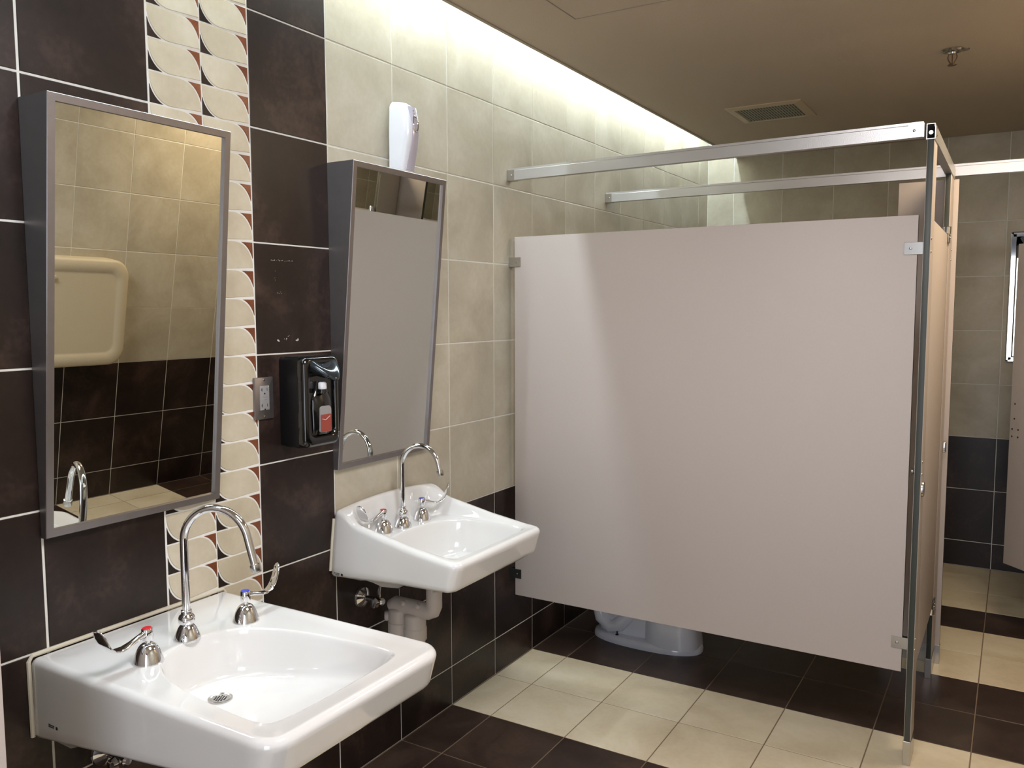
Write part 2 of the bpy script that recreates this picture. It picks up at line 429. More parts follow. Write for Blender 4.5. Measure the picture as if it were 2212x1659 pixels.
def drain(parent, x, y, z, r=0.026):
    b = MB(); b.lathe([(0.001, -0.004), (r * 0.72, -0.004), (r * 0.76, -0.0005), (r * 0.9, 0.0012), (r, 0.0004), (r, -0.008)], M_CHROMED, org=(x, y, z), n=40)
    b.lathe([(0.001, -0.0015), (r * 0.76, -0.0015), (r * 0.76, -0.004)], M_CHROMED, org=(x, y, z + 0.0006), n=40)
    d = b.build('drain_strainer', parent)
    h = MB()
    for i in range(-3, 4):
        for j in range(-3, 4):
            px_, py_ = (i + (0.5 if j % 2 else 0)) * 0.0062, j * 0.0054
            if hypot(px_, py_) < r * 0.62: h.lathe([(0.0019, 0), (0.0019, 0.0004)], M_HOLE, org=(x + px_, y + py_, z - 0.0008), n=10)
    h.build('strainer_hole', d)['kind'] = 'stuff'
def logo(parent, x, y, z, size, lab):
    mtx = Matrix.Translation((x, y, z)) @ Matrix.Rotation(radians(90), 4, 'X')
    o = text_mesh('printed_logo', 'American\nStandard', size, mtx, parent, M_INK, shear=0.25)
    b = MB(); b.prism(rrect(x + size * 5.0, z - size * 0.75, x + size * 6.1, z + size * 0.5, size * 0.3, 4), M_INK, 0, 0.0004, lambda u, v, h: (u, y - h, v))
    b.build('logo_badge', parent); o['label'] = lab
def trap(parent, x, y, ztop, wz):
    """white vinyl covered P-trap under a bowl"""
    b = MB(); b.tube([(x, y, ztop), (x, y, ztop - 0.07), (x, y, wz + 0.02), (x - 0.006, y, wz + 0.006), (x - 0.02, y, wz), (x - 0.10, y, wz), (x - 0.155, y, wz), (x - 0.168, y, wz - 0.01)], [0.026, 0.026, 0.026, 0.026, 0.027, 0.027, 0.027, 0.026], M_PVC, 20)
    for xx in (x - 0.05, x - 0.11): b.lathe([(0.001, 0.0), (0.008, 0), (0.008, 0.010), (0.006, 0.013), (0.001, 0.014)], M_PVC, axis=(0, -0.8, 0.6), org=(xx, y - 0.018, wz + 0.014), n=14)
    b.build('tailpiece_cover', parent)
    b = MB()
    pr = lambda h: [(0.028, h + .004), (0.034, h), (0.036, h - 0.005), (0.036, h - 0.042), (0.038, h - 0.044), (0.038, h - 0.082), (0.036, h - 0.084)]
    xa, xb = x - 0.155, x - 0.078
    b.lathe(pr(wz - 0.012), M_PVC, org=(xa + 0.012, y, 0), n=28); b.lathe(pr(wz - 0.020), M_PVC, org=(xb, y, 0), n=28)
    zz = wz - 0.10; cxm = (xa + 0.012 + xb) / 2; rr = (xb - xa - 0.012) / 2
    b.tube([(cxm - rr * cos(pi * k / 12), y, zz - rr * 1.1 * sin(pi * k / 12)) for k in range(13)], 0.034, M_PVC, 22)
    b.lathe([(0.001, 0), (0.014, 0.001), (0.017, 0.006), (0.017, 0.02)], M_PVC, axis=(0.75, 0.66, 0), org=(xa - 0.034, y - 0.022, wz - 0.04), n=18)
    b.build('trap_cover', parent)
def stop_valve(parent, y, z, xs):
    b = MB(); b.lathe([(0.034, 0.0), (0.032, 0.006), (0.018, 0.016), (0.009, 0.02), (0.009, 0.06), (0.012, 0.062), (0.012, 0.085), (0.008, 0.09)], M_CHROME, axis=(1, 0, 0), org=(0.0005, y, z), n=28)
    b.lathe([(0.001, 0), (0.014, 0.003), (0.017, 0.012), (0.011, 0.018), (0.006, 0.02), (0.006, 0.035)], M_CHROME, axis=(0, 1, 0), org=(0.073, y - 0.035, z), n=20)
    b.tube([(0.073, y, z + 0.005), (0.073, y, z + 0.03), (0.075, y + 0.004, z + 0.06), (xs, y + 0.02, z + 0.12)], 0.0045, M_CHROME, 10)
    b.build('stop_valve', parent)

# low, deep wheelchair sink
S1Y0, S1Y1, S1F, S1Z = -0.9365, -0.4285, 0.722, 0.750
s1 = empty('wall_sink', (0, (S1Y0 + S1Y1) / 2, 0), 'low deep white wall-hung sink in the foreground with a wide flat rim', 'sink')
def P1(p): return p
outer = rrect(0.0005, S1Y0, S1F, S1Y1, [0.055, 0.006, 0.006, 0.055], 8)
cyb = -0.6975
half = [(0.214, 0.0), (0.220, 0.048), (0.239, 0.088), (0.272, 0.120), (0.322, 0.146), (0.39, 0.165), (0.47, 0.177), (0.55, 0.184), (0.62, 0.186), (0.652, 0.176), (0.664, 0.14), (0.668, 0.07)]
bowl = smooth_closed([(x, cyb + y) for x, y in half] + [(0.669, cyb)] + [(x, cyb - y) for x, y in half[::-1][:-1]])
def deck1(x, y):
    e = min(y - S1Y0, S1Y1 - y, S1F - x)
    return S1Z - 0.002 * ssp(0.02, 0.30, x) + 0.0025 * (1 - ssp(0.0, 0.05, e)) * ssp(0.15, 0.3, x)
mb = make_sink_mesh(outer, bowl, (0.305, cyb), 0.634, deck1, lambda x: 0.570 + 0.130 * x, lambda x, xf: 1 - 0.42 * ssp(0.30, xf, x))
mb.build('basin', s1, ang=60).location = -s1.location
def kid(o, root):            # parts are modelled in world space, keep them there under their root
    o.location = -root.location; return o
def fix(root):
    for c in root.children:
        if c.location.length < 1e-9: c.location = -root.location
drain(s1, 0.305, cyb, 0.6375)
logo(s1, 0.058, S1Y0 - 0.0004, 0.617, 0.0055, 'faint printed maker mark')
trap(s1, 0.30, -0.69, 0.60, 0.44); stop_valve(s1, -0.78, 0.47, 0.12)
b = MB(); b.tube([(0.002, S1Y0 - 0.003, 0.576), (0.002, S1Y0 - 0.004, 0.742), (0.002, S1Y0 + 0.004, 0.753), (0.002, S1Y1 - 0.004, 0.753), (0.002, S1Y1 + 0.004, 0.742), (0.002, S1Y1 + 0.004, 0.576)], 0.0048, M_CAULK, 8)
b.build('caulk_bead', s1)['label'] = 'cream sealant bead against the wall'
fix(s1)
# higher, shallower sink with raised curved back
S2Y0, S2Y1, S2F = -0.0135, 0.4830, 0.462
s2 = empty('wall_sink', (0, (S2Y0 + S2Y1) / 2, 0), 'smaller white wall-hung sink with a raised curved back, beside the stall panel', 'sink')
outer = rrect(0.0005, S2Y0, S2F, S2Y1, [0.030, 0.02, 0.02, 0.030], 8)
cy2 = (S2Y0 + S2Y1) / 2 - 0.005
half = [(0.112, 0.0), (0.116, 0.055), (0.128, 0.11), (0.158, 0.16), (0.205, 0.188), (0.26, 0.199), (0.33, 0.205), (0.385, 0.207), (0.415, 0.198), (0.427, 0.16), (0.430, 0.08)]
bowl = smooth_closed([(x, cy2 + y) for x, y in half] + [(0.431, cy2)] + [(x, cy2 - y) for x, y in half[::-1][:-1]])
def interp(t, x):
    if x <= t[0][0]: return t[0][1]
    for (a, b), (c, d) in zip(t[:-1], t[1:]):
        if x <= c: return b + (d - b) * (x - a) / (c - a)
    return t[-1][1]
def deck2(x, y):
    base = 0.780 - 0.004 * ssp(0.1, 0.45, x)
    crown = 0.874 + 0.017 * (1 - ((y - cy2) / 0.245) ** 2)
    ridge = interp([(0, 0.870), (0.096, 0.836), (0.27, 0.801), (0.40, 0.781), (0.46, 0.775)], x)
    Ht = crown + (ridge - crown) * ssp(0.012, 0.085, x)
    r = 0.045; x0 = 0.054 + r; hw = 0.248 - 0.050 - r
    qx = max(0.0, x0 - x); qy = max(0.0, abs(y - (S2Y0 + S2Y1) / 2) - hw); d = hypot(qx, qy) - r
    k = ssp(-0.004, 0.030, d)
    return base + max(0, Ht - base) * k
mb = make_sink_mesh(outer, bowl, (0.20, cy2), 0.655, deck2, lambda x: 0.674 + 0.03 * x, lambda x, xf: 1 - 0.35 * ssp(0.25, xf, x), draft=0.022)
mb.build('basin', s2, ang=60)
drain(s2, 0.20, cy2, 0.6600)
logo(s2, 0.019, S2Y0 - 0.0195, 0.6885, 0.0060, 'black printed maker mark')
trap(s2, 0.205, 0.225, 0.66, 0.518); stop_valve(s2, 0.113, 0.5665, 0.11)
b = MB(); b.tube([(0.003, S2Y0 - 0.0165, 0.692), (0.003, S2Y0 - 0.0065, 0.78), (0.003, S2Y0 + 0.003, 0.850)], 0.0045, M_CAULK, 8); b.build('caulk_bead', s2)['label'] = 'white sealant bead against the wall'
b = MB(); b.tube([(0.11 + 0.03 * cos(a), 0.18 + 0.03 * sin(a), 0.615 + 0.004 * sin(3 * a)) for a in [2 * pi * k / 24 for k in range(25)]], 0.003, M_CHROMED, 8, cap=False); b.build('supply_hose', s2)
fix(s2)

# ------------------------------------------------------------------ faucets
def bell(mb, o, k=1.0, h=0.045):
    mb.lathe([(0.0265 * k, 0), (0.0268 * k, 0.003), (0.0262 * k, 0.006), (0.0248 * k, 0.012), (0.0222 * k, h * .48), (0.0186 * k, h * .72), (0.0150 * k, h * .88), (0.0122 * k, h * .97), (0.0108 * k, h), (0.004, h)], M_CHROME, org=o, n=36)
def handle(parent, o, ang, cap, lab, twist=0.0):
    mb = MB()
    mb.lathe([(0.0308, 0), (0.0312, 0.003), (0.0303, 0.007), (0.0280, 0.014), (0.0246, 0.024), (0.0204, 0.033), (0.0160, 0.039), (0.0120, 0.042), (0.0060, 0.0435), (0.0055, 0.0435), (0.0055, 0.050), (0.0108, 0.050), (0.0115, 0.0515), (0.0115, 0.073), (0.0105, 0.0745)], M_CHROME, org=o, n=40)
    # wrist blade: S-curved ribbon, flaring to a rounded paddle
    D = Vector((cos(radians(ang)), sin(radians(ang)), 0)); W0 = Vector((-D.y, D.x, 0))
    path = [(a_ * 1.17, b_) for a_, b_ in ((0.008, 0.064), (0.020, 0.061), (0.034, 0.056), (0.049, 0.052), (0.062, 0.052), (0.074, 0.057), (0.083, 0.067), (0.089, 0.079), (0.093, 0.091), (0.096, 0.101), (0.0985, 0.107), (0.101, 0.1095))]
    wid = [0.0074, 0.0066, 0.0080, 0.0110, 0.0146, 0.0176, 0.0192, 0.0196, 0.0186, 0.0158, 0.0110, 0.0040]
    thk = [0.0060, 0.0050, 0.0040, 0.0034, 0.0030, 0.0028, 0.0026, 0.0026, 0.0026, 0.0026, 0.0024, 0.0018]
    rings = []
    for i, ((q, h), w, t) in enumerate(zip(path, wid, thk)):
        a = path[max(0, i - 1)]; b_ = path[min(len(path) - 1, i + 1)]
        Wd = (Matrix.Rotation(radians(twist) * ssp(0.015, 0.07, q), 4, 'Z') @ W0)
        tg = (D * (b_[0] - a[0]) + Vector((0, 0, 1)) * (b_[1] - a[1])).normalized(); nn = Wd.cross(tg).normalized()
        c = Vector(o) + D * q + Vector((0, 0, h)); r = []
        for k in range(16):
            an = 2 * pi * k / 16; ca, sa = cos(an), sin(an)
            r.append(c + Wd * w * math.copysign(abs(ca) ** 0.75, ca) + nn * t * math.copysign(abs(sa) ** 0.75, sa))
        rings.append(r)
    mb.loops(rings, M_CHROME)
    h = mb.build('handle', parent, ang=50); h['label'] = lab
    c = MB(); c.lathe([(0.0100, 0.0735), (0.0100, 0.0752), (0.0088, 0.0762), (0.001, 0.0764)], cap, org=o, n=24); c.build('index_cap', h)
def faucet(root, base, rot, Hh, R, drop, lh, rh, dl, dr):
    bx, by, bz = base; mb = MB(); bell(mb, base, 1.08, 0.037)
    mb.lathe([(0.010, 0.036), (0.0165, 0.038), (0.0180, 0.041), (0.0180, 0.051), (0.0158, 0.056), (0.0128, 0.0585), (0.0118, 0.060), (0.0118, 0.068), (0.0100, 0.069)], M_CHROME, org=base, n=32)
    d = Vector((cos(rot), sin(rot), 0)); B = Vector(base); r = 0.0088
    pts = [B + Vector((0, 0, 0.06)), B + Vector((0, 0, 0.15)), B + Vector((0, 0, Hh - R - 0.005))]
    end = 168; n = 40
    for k in range(n + 1):
        a = radians(end * k / n); pts.append(B + d * (R * (1 - cos(a))) + Vector((0, 0, Hh - R + R * sin(a))))
    t = Vector(pts[-1]) - Vector(pts[-2]); t.normalize(); cur = Vector(pts[-1])
    zend = bz + Hh - drop; ln = max(0.004, (cur.z - zend) / -t.z - 0.018)
    pts.append(cur + t * ln)
    mb.tube(pts, r, M_CHROME, 24); sp = mb.build('spout', root, ang=50)
    a = MB(); e = Vector(pts[-1]); a.lathe([(r + 0.0002, -0.001), (0.0108, 0.0), (0.0110, 0.002), (0.0112, 0.015), (0.0095, 0.018), (0.006, 0.0175), (0.001, 0.014)], M_CHROMED, axis=t, org=e, n=24)
    a.build('aerator', sp)
    handle(root, lh, dl, M_RED, 'wrist-blade handle with a red cap'); handle(root, rh, dr, M_BLUE, 'wrist-blade handle with a blue cap', -30)
f1 = empty('gooseneck_faucet', (0.197, -0.692, S1Z), 'chrome gooseneck faucet with two wrist-blade handles on the low foreground sink', 'faucet', 'gooseneck faucets')
f1r = f1.location.copy()
faucet(f1, (0.1983, -0.6947, S1Z - 0.003), 0.358, 0.303, 0.0775, 0.139, (0.232, -0.818, S1Z - 0.004), (0.224, -0.550, S1Z - 0.004), -86, 96)
fix(f1)
f2 = empty('gooseneck_faucet', (0.0776, 0.23, 0.780), 'chrome gooseneck faucet with two wrist-blade handles on the smaller sink beside the stall', 'faucet', 'gooseneck faucets')
faucet(f2, (0.0776, 0.2299, 0.779), 0.074, 0.2735, 0.070, 0.0918, (0.068, 0.145, 0.779), (0.074, 0.338, 0.779), -88, 74)
fix(f2)

# ------------------------------------------------------------------ tilted mirrors
def tilt_mirror(y0, y1, label):
    zb, zt, db, dt = 1.000, 1.918, 0.018, 0.103
    root = empty('tilted_mirror', (0, (y0 + y1) / 2, zb), label, 'mirror', 'steel framed mirrors tilted over the sinks')
    ax = Vector((dt - db, 0, zt - zb)); Ln = ax.length; ax.normalize(); nr = Vector((ax.z, 0, -ax.x))
    O = Vector((db, 0, zb))
    P = lambda u, v, h: tuple(O + ax * v + nr * h + Vector((0, u, 0)))       # u = y, v = up the slope, h = outwards
    fw = 0.0165; rc = 0.006; m = MB(); w0, w1 = y0, y1
    k = m.mi(M_STEEL)
    out = [(w0, 0), (w1, 0), (w1, Ln), (w0, Ln)]; inn = [(w0 + fw, fw), (w1 - fw, fw), (w1 - fw, Ln - fw), (w0 + fw, Ln - fw)]
    ch_ = 0.0014; ou2 = [(w0 + ch_, ch_), (w1 - ch_, ch_), (w1 - ch_, Ln - ch_), (w0 + ch_, Ln - ch_)]
    for i in range(4):
        j = (i + 1) % 4
        m.face([P(*ou2[i], ch_), P(*ou2[j], ch_), P(*inn[j], ch_), P(*inn[i], ch_)], M_STEEL)
        m.face([P(*out[i], 0), P(*out[j], 0), P(*ou2[j], ch_), P(*ou2[i], ch_)], M_STEEL)
        m.face([P(*inn[i], ch_), P(*inn[j], ch_), P(*inn[j], -rc), P(*inn[i], -rc)], M_STEEL)
    # sides, top, bottom, back
    zt2 = (O + ax * Ln).z
    for y in (w0, w1): m.face([(0.0005, y, zb), P(y, 0, 0), P(y, Ln, 0), (0.0005, y, zt2)], M_STEEL)
    m.face([P(w0, Ln, 0), P(w1, Ln, 0), (0.0005, w1, zt2), (0.0005, w0, zt2)], M_STEEL)
    m.face([P(w0, 0, 0), P(w1, 0, 0), (0.0005, w1, zb), (0.0005, w0, zb)], M_STEEL)
    m.face([(0.0005, w0, zb), (0.0005, w1, zb), (0.0005, w1, zt2), (0.0005, w0, zt2)], M_STEEL)
    bmesh.ops.remove_doubles(m.bm, verts=m.bm.verts[:], dist=1e-5)
    m.build('steel_frame', root, smooth=False)
    g = MB(); q = inn; g.face([P(*p, -rc + 0.0004) for p in q], M_MIRROR)
    g.face([P(*p, -rc - 0.003) for p in q[::-1]], M_STEEL)
    for i in range(4):
        j = (i + 1) % 4; g.face([P(*q[i], -rc + 0.0004), P(*q[i], -rc - 0.003), P(*q[j], -rc - 0.003), P(*q[j], -rc + 0.0004)], M_STEEL)
    g.build('mirror_glass', root, smooth=False); fix(root)
    return root
tilt_mirror(-0.8994, -0.4455, 'large steel-framed tilted mirror above the low foreground sink, reflecting the opposite wall')
tilt_mirror(-0.0043, 0.4560, 'steel-framed tilted mirror above the smaller sink, with the air freshener on top')

# ------------------------------------------------------------------ air freshener
af = empty('air_freshener', (0.05, 0.30, 1.920), 'white automatic air freshener dispenser standing on the top of the farther mirror', 'air freshener')
y0, y1, x0, x1, zb, ztp = 0.266, 0.338, 0.012, 0.090, 1.9200, 2.150
m = MB(); rings = []
for i in range(25):
    t = i / 24; z = zb + (ztp - zb) * t
    bulge = 0.006 * sin(pi * min(1, t * 1.0)) ; xf = x1 - 0.020 * (1 - ssp(0, 0.55, t)) - 0.012 * ssp(0.65, 1.0, t) + 0.003 * sin(pi * t)
    wy = 0.004 * ssp(0.5, 1, t) 
    e = 0.0
    if i == 0: e = 0.003
    if t > 0.94: e = 0.012 * (t - 0.94) / 0.06
    rr = rrect(x0 + e * 0.2, y0 + wy + e, xf - e, y1 - wy - e, [0.024, 0.006, 0.006, 0.024], 6)
    rings.append([(x, y, z - (0.010 * ssp(x0, x1, x) * ssp(0.85, 1, t))) for x, y in rr])
m.loops(rings, M_WPLAS); m.build('housing', af, ang=60)
m = MB()
prof = rrect(0.283, 1.933, 0.321, 2.138, 0.012, 5)
def AFx(z):
    t = (z - zb) / (ztp - zb); return x1 - 0.020 * (1 - ssp(0, 0.55, t)) - 0.012 * ssp(0.65, 1.0, t) + 0.003 * sin(pi * t)
# slightly raised front panel following the body
nz = 16; R_ = []
for i in range(nz + 1):
    z = 1.932 + (2.130 - 1.932) * i / nz; hw = 0.021 - 0.004 * sin(pi * (i / nz))
    R_.append([(AFx(z) + 0.0012, 0.302 - hw, z), (AFx(z) + 0.0030, 0.302 - hw * 0.8, z), (AFx(z) + 0.0030, 0.302 + hw * 0.8, z), (AFx(z) + 0.0012, 0.302 + hw, z), (AFx(z) - 0.004, 0.302 + hw * 0.8, z), (AFx(z) - 0.004, 0.302 - hw * 0.8, z)])
m.loops(R_, plain('grey_lilac_plastic', (196, 190, 204), 0.18, coat=0.4)); m.build('front_panel', af, ang=50)
m = MB(); cz = 2.075; rings = []
for s, h in ((1.0, 0.002), (1.0, 0.0045), (0.88, 0.006), (0.80, 0.004), (0.6, 0.0005), (0.2, -0.001)):
    rings.append([(AFx(cz + 0.028 * s * sin(a)) + h, 0.302 + 0.0150 * s * cos(a), cz + 0.028 * s * sin(a)) for a in [2 * pi * k / 28 for k in range(28)]])
m.loops(rings, M_CHROME); m.build('spray_nozzle_ring', af, ang=40)
m = MB()
for z in (2.118, 2.108): m.lathe([(0.0022, 0), (0.0022, 0.0012)], M_GREYP, axis=(1, 0, 0), org=(AFx(z) + 0.0030, 0.302, z), n=14)
m.build('indicator_light', af); fix(af)

# ------------------------------------------------------------------ soap dispenser
sd = empty('soap_dispenser', (0, -0.145, 1.10), 'black wall-mounted soap dispenser with a red soap window, left of the farther mirror', 'soap dispenser')
YL, YR = -0.2155, -0.0760
m = MB(); rings = []
def sdring(x, y0, z0, y1, z1, r): return [(x, a, b) for a, b in rrect(y0, z0, y1, z1, r, 5)]
for x, i in ((0.0005, 0.002), (0.02, 0.0), (0.072, 0.0)): rings.append(sdring(x, YL + i, 1.100 + i, YR - i, 1.356 - i, 0.012))
m.loops(rings, M_BLACKM); m.build('back_housing', sd)
m = MB(); rings = []
# glossy cover with a curved face: follow z to bulge
def cov(i): 
    return i
prof = [(0.0725, 0.0, 0.016), (0.088, 0.0005, 0.018), (0.095, 0.003, 0.020), (0.099, 0.009, 0.02)]
for x, i, r in prof: rings.append(sdring(x, YL + i, 1.101 + i, YR - i, 1.355 - i, r))
for x, i in ((0.0988, 0.019), (0.0965, 0.0225), (0.0885, 0.025)): rings.append([(x, a, b) for a, b in rrect(YL + i, 1.101 + i * 1.3, YR - i * 0.8, 1.355 - i * 0.9, 0.018, 5)])
m.loops(rings, M_BLACK); m.build('cover', sd, ang=45)
# recess body carrying the bottle shape
m = MB(); rings = []
for t in range(17):
    k = t / 16; z = 1.135 + 0.150 * k
    hw = interp([(0, 0.036), (0.5, 0.040), (0.7, 0.038), (0.85, 0.024), (1, 0.018)], k); dp = interp([(0, 0.012), (0.1, 0.018), (0.6, 0.020), (0.8, 0.012), (1, 0.008)], k)
    rings.append([(0.086 + dp * max(0, sin(a)) , -0.143 + hw * cos(a), z) for a in [pi * q / 16 for q in range(17)]] + [(0.082, -0.143 - hw, z), (0.082, -0.143 + hw, z)])
m.loops(rings, M_BLACK); m.build('bottle_recess', sd, ang=50)
m = MB(); rings = []
hood = [(1.336, 0.094, 0.038, 0), (1.333, 0.106, 0.050, 0), (1.322, 0.124, 0.053, 0), (1.309, 0.139, 0.049, 0), (1.298, 0.148, 0.040, 0), (1.290, 0.151, 0.028, 0), (1.286, 0.149, 0.018, 0)]
n = 20
for z, xf, hw, _ in hood:
    rings.append([(0.084 + (xf - 0.084) * max(0.0, sin(a)) ** 0.7, -0.141 + hw * cos(a), z + 0.016 * abs(cos(a)) ** 2) for a in [pi * q / n for q in range(n + 1)]] + [(0.080, -0.141 - hw, z + 0.016), (0.080, -0.141 + hw, z + 0.016)])
m.loops(rings, M_LEVER); m.build('push_lever', sd, ang=50)['label'] = 'glossy dark grey push lever'
m = MB(); m.lathe([(0.011, 0), (0.012, 0.002), (0.012, 0.016), (0.009, 0.02)], M_WPLAS, org=(0.104, -0.152, 1.264), n=20)
m.lathe([(0.0135, 0), (0.015, 0.003), (0.0135, 0.012)], M_BLACK, org=(0.104, -0.152, 1.252), n=20)
m.build('nozzle', sd)['label'] = 'white nozzle'
m = MB(); fr = lambda u, v, h: (0.1045 - 0.06 * abs(u + 0.143) ** 1.6 * 2 + h, u, v)
poly = rrect(-0.164, 1.142, -0.120, 1.216, [0.012, 0.008, 0.004, 0.004], 5)
m.prism(poly, M_GREYP, -0.004, 0.0015, fr)
m.build('soap_window', sd)['label'] = 'clear window'
m = MB(); m.prism(rrect(-0.163, 1.143, -0.121, 1.192, 0.004, 4), M_SOAP, -0.002, 0.0022, fr)
m.tube([(fr(-0.158, 1.180, 0.0026)), fr(-0.145, 1.176, 0.0026), fr(-0.127, 1.186, 0.0026)], 0.0006, M_WPLAS, 6)
m.build('soap_bag', sd)['label'] = 'red liquid soap behind the window'
fix(sd)

# ------------------------------------------------------------------ outlet
ol = empty('power_outlet', (0, -0.276, 1.245), 'stainless steel outlet plate with a grey double receptacle beside the soap dispenser', 'outlet')
m = MB(); m.prism(rrect(-0.3095, 1.1865, -0.2425, 1.3015, 0.002, 3), M_STEEL, 0.0004, 0.0075, frL and (lambda u, v, h: (h, u, v)), bevel=0.002); m.build('cover_plate', ol)
m = MB(); m.prism(rrect(-0.2925, 1.2115, -0.2595, 1.2785, 0.001, 2), M_GREYP, 0.004, 0.0092, lambda u, v, h: (h, u, v), bevel=0.0006)
for z in (1.268, 1.2245):
    m.box((0.0090, -0.2865, z - 0.0045), (0.00935, -0.2845, z + 0.0045), M_HOLE); m.box((0.0090, -0.2890, z - 0.0008), (0.00935, -0.2850, z + 0.0008), M_HOLE)
    m.box((0.0090, -0.2680, z - 0.004), (0.00935, -0.2665, z + 0.004), M_HOLE)
    m.lathe([(0.0024, 0), (0.0024, 0.0003)], M_HOLE, axis=(1, 0, 0), org=(0.0091, -0.276, z - 0.011), n=12)
m.box((0.0090, -0.281, 1.2465), (0.0099, -0.271, 1.2505), M_GREYP, 0.0003); m.box((0.0090, -0.281, 1.2400), (0.0099, -0.271, 1.2440), M_GREYP, 0.0003)
m.box((0.0090, -0.2635, 1.2745), (0.0096, -0.2610, 1.2770), M_LED)
m.build('receptacle', ol)
m = MB()
for z in (1.2945, 1.1935): 
    s = MB(); s.lathe([(0.0035, 0), (0.0030, 0.0012), (0.001, 0.0016)], M_CHROMED, axis=(1, 0, 0), org=(0.0074, -0.276, z), n=16); s.build('screw', ol)
m.bm.free(); fix(ol)
# white residue left on the tile above the dispenser
m = MB(); rnd = random.Random(3)
def flake(cy_, cz_, s, n=6):
    a0 = rnd.random() * 6; pts = [(0.0007, cy_ + s * (0.5 + rnd.random()) * cos(a0 + 2 * pi * k / n), cz_ + s * (0.4 + 0.6 * rnd.random()) * sin(a0 + 2 * pi * k / n)) for k in range(n)]
    m.loops([[(0.0001, p[1], p[2]) for p in pts], pts], M_FLAKE)
for cy_, cz_, s in ((-0.2145, 1.4005, 0.0038), (-0.2105, 1.3985, 0.0022), (-0.1430, 1.3985, 0.0035), (-0.1390, 1.3995, 0.0030), (-0.1385, 1.4025, 0.0018), (-0.1760, 1.4100, 0.0012), (-0.1820, 1.4050, 0.0016), (-0.1830, 1.4010, 0.0012), (-0.1720, 1.4130, 0.0010), (-0.1900, 1.4040, 0.001)): flake(cy_, cz_, s)
for k in range(14): flake(-0.232 + 0.006 * k + rnd.random() * 0.003, 1.6205 + rnd.random() * 0.003, 0.0006 + rnd.random() * 0.0010, 5)
for k in range(6): flake(-0.214 + rnd.random() * 0.02, 1.53 + rnd.random() * 0.006, 0.0007, 5)
for k in range(5): flake(-0.222 + rnd.random() * 0.006, 1.56 + rnd.random() * 0.05, 0.0005, 5)
tag(m.build('adhesive_residue', smooth=False), 'flecks of white adhesive residue on the brown tile above the soap dispenser', 'residue', kind='stuff')

# ------------------------------------------------------------------ toilet partitions
PY = 1.0312; PX = 1.507; PT = 0.020
def screw(parent, o, ax, r=0.004, m=M_CHROMED):
    s = MB(); s.lathe([(r, -0.001), (r, 0.0008), (r * 0.8, 0.0022), (r * 0.3, 0.003)], m, axis=ax, org=o, n=16); return s.build('screw', parent)
def panel_face(m, lo, hi, thin):
    """laminate board with dark core at its edges; thin = axis index of its thickness"""
    m.box(lo, hi, M_PANEL, 0.0012, 2)
def board(lo, hi, thin, edge=None):
    m = MB(); m.box(lo, hi, M_PANEL, 0.0012, 2); ke = m.mi(edge or M_EDGE); kp = m.mi(M_PANEL)
    m.bm.normal_update()
    for f in m.bm.faces:
        n_ = f.calc_center_median(); d = min(abs(n_[thin] - lo[thin]), abs(n_[thin] - hi[thin]))
        f.material_index = kp if d < 0.0009 else ke
    return m
def u_bracket(parent, x0, x1, z, yfront, w, axis_side, scr=True, mat=M_CHROMED):
    m = MB(); m.box((x0, yfront - 0.003, z - 0.019), (x1, yfront + 0.001, z + 0.019), mat, 0.0006, 1)
    m.box((x0, yfront + PT - 0.001 + w, z - 0.019), (x1, yfront + PT + 0.003 + w, z + 0.019), mat, 0.0006, 1)
    xs = x0 if axis_side < 0 else x1
    m.box((xs - 0.0015, yfront - 0.003, z - 0.019), (xs + 0.0015, yfront + PT + 0.003 + w, z + 0.019), mat, 0.0006, 1)
    br = m.build('bracket', parent)
    screw(br, ((x0 * 0.35 + x1 * 0.65) if axis_side < 0 else (x0 * 0.65 + x1 * 0.35), yfront - 0.003, z), (0, -1, 0), 0.0045)
    return br
# first panel
p1 = empty('partition_panel', (0.76, PY, 0.305), 'wide beige stall side panel facing the sinks', 'stall panel')
board((0.026, PY, 0.305), (1.490, PY + PT, 1.775), 1).build('panel_board', p1, ang=30)
u_bracket(p1, 0.0006, 0.055, 1.675, PY, 0, -1); u_bracket(p1, 0.0006, 0.055, 0.396, PY, 0, -1, mat=M_RUBBER)
u_bracket(p1, 1.452, PX - 0.0006, 1.672, PY, 0, 1); u_bracket(p1, 1.458, PX - 0.0006, 0.402, PY, 0, 1)
fix(p1)
# pilaster at the near corner of the stall
def pilaster(x0, y0, x1, y1, thin, label, top=2.000, face_screws=()):
    r = empty('pilaster', ((x0 + x1) / 2, (y0 + y1) / 2, 0), label, 'pilaster', 'full height stall pilasters')
    board((x0, y0, 0.006), (x1, y1, top), thin).build('pilaster_board', r, ang=30)
    m = MB(); e = 0.0016
    m.box((x0 - e, y0 - e, 0.0), (x1 + e, y1 + e, 0.080), M_CHROMED, 0.0008, 1); m.build('shoe', r)['label'] = 'stainless steel floor shoe'
    for p, ax in face_screws: screw(r, p, ax, 0.004)
    fix(r); return r
XF = PX + PT
pilA = pilaster(PX, 1.0185, XF, 1.125, 0, 'tall narrow beige pilaster with dark edge at the near end of the side panel', face_screws=[((XF, 1.035, 1.700), (1, 0, 0)), ((XF, 1.035, 1.660), (1, 0, 0)), ((XF, 1.035, 1.00), (1, 0, 0)), ((XF, 1.035, 0.96), (1, 0, 0)), ((XF, 1.035, 0.42), (1, 0, 0)), ((XF, 1.035, 0.385), (1, 0, 0))])
pilB = pilaster(PX, 1.775, XF, 1.946, 0, 'beige pilaster behind the closed stall door, hinge side', face_screws=[((XF, 1.93, 1.72), (1, 0, 0)), ((XF, 1.93, 1.68), (1, 0, 0))])
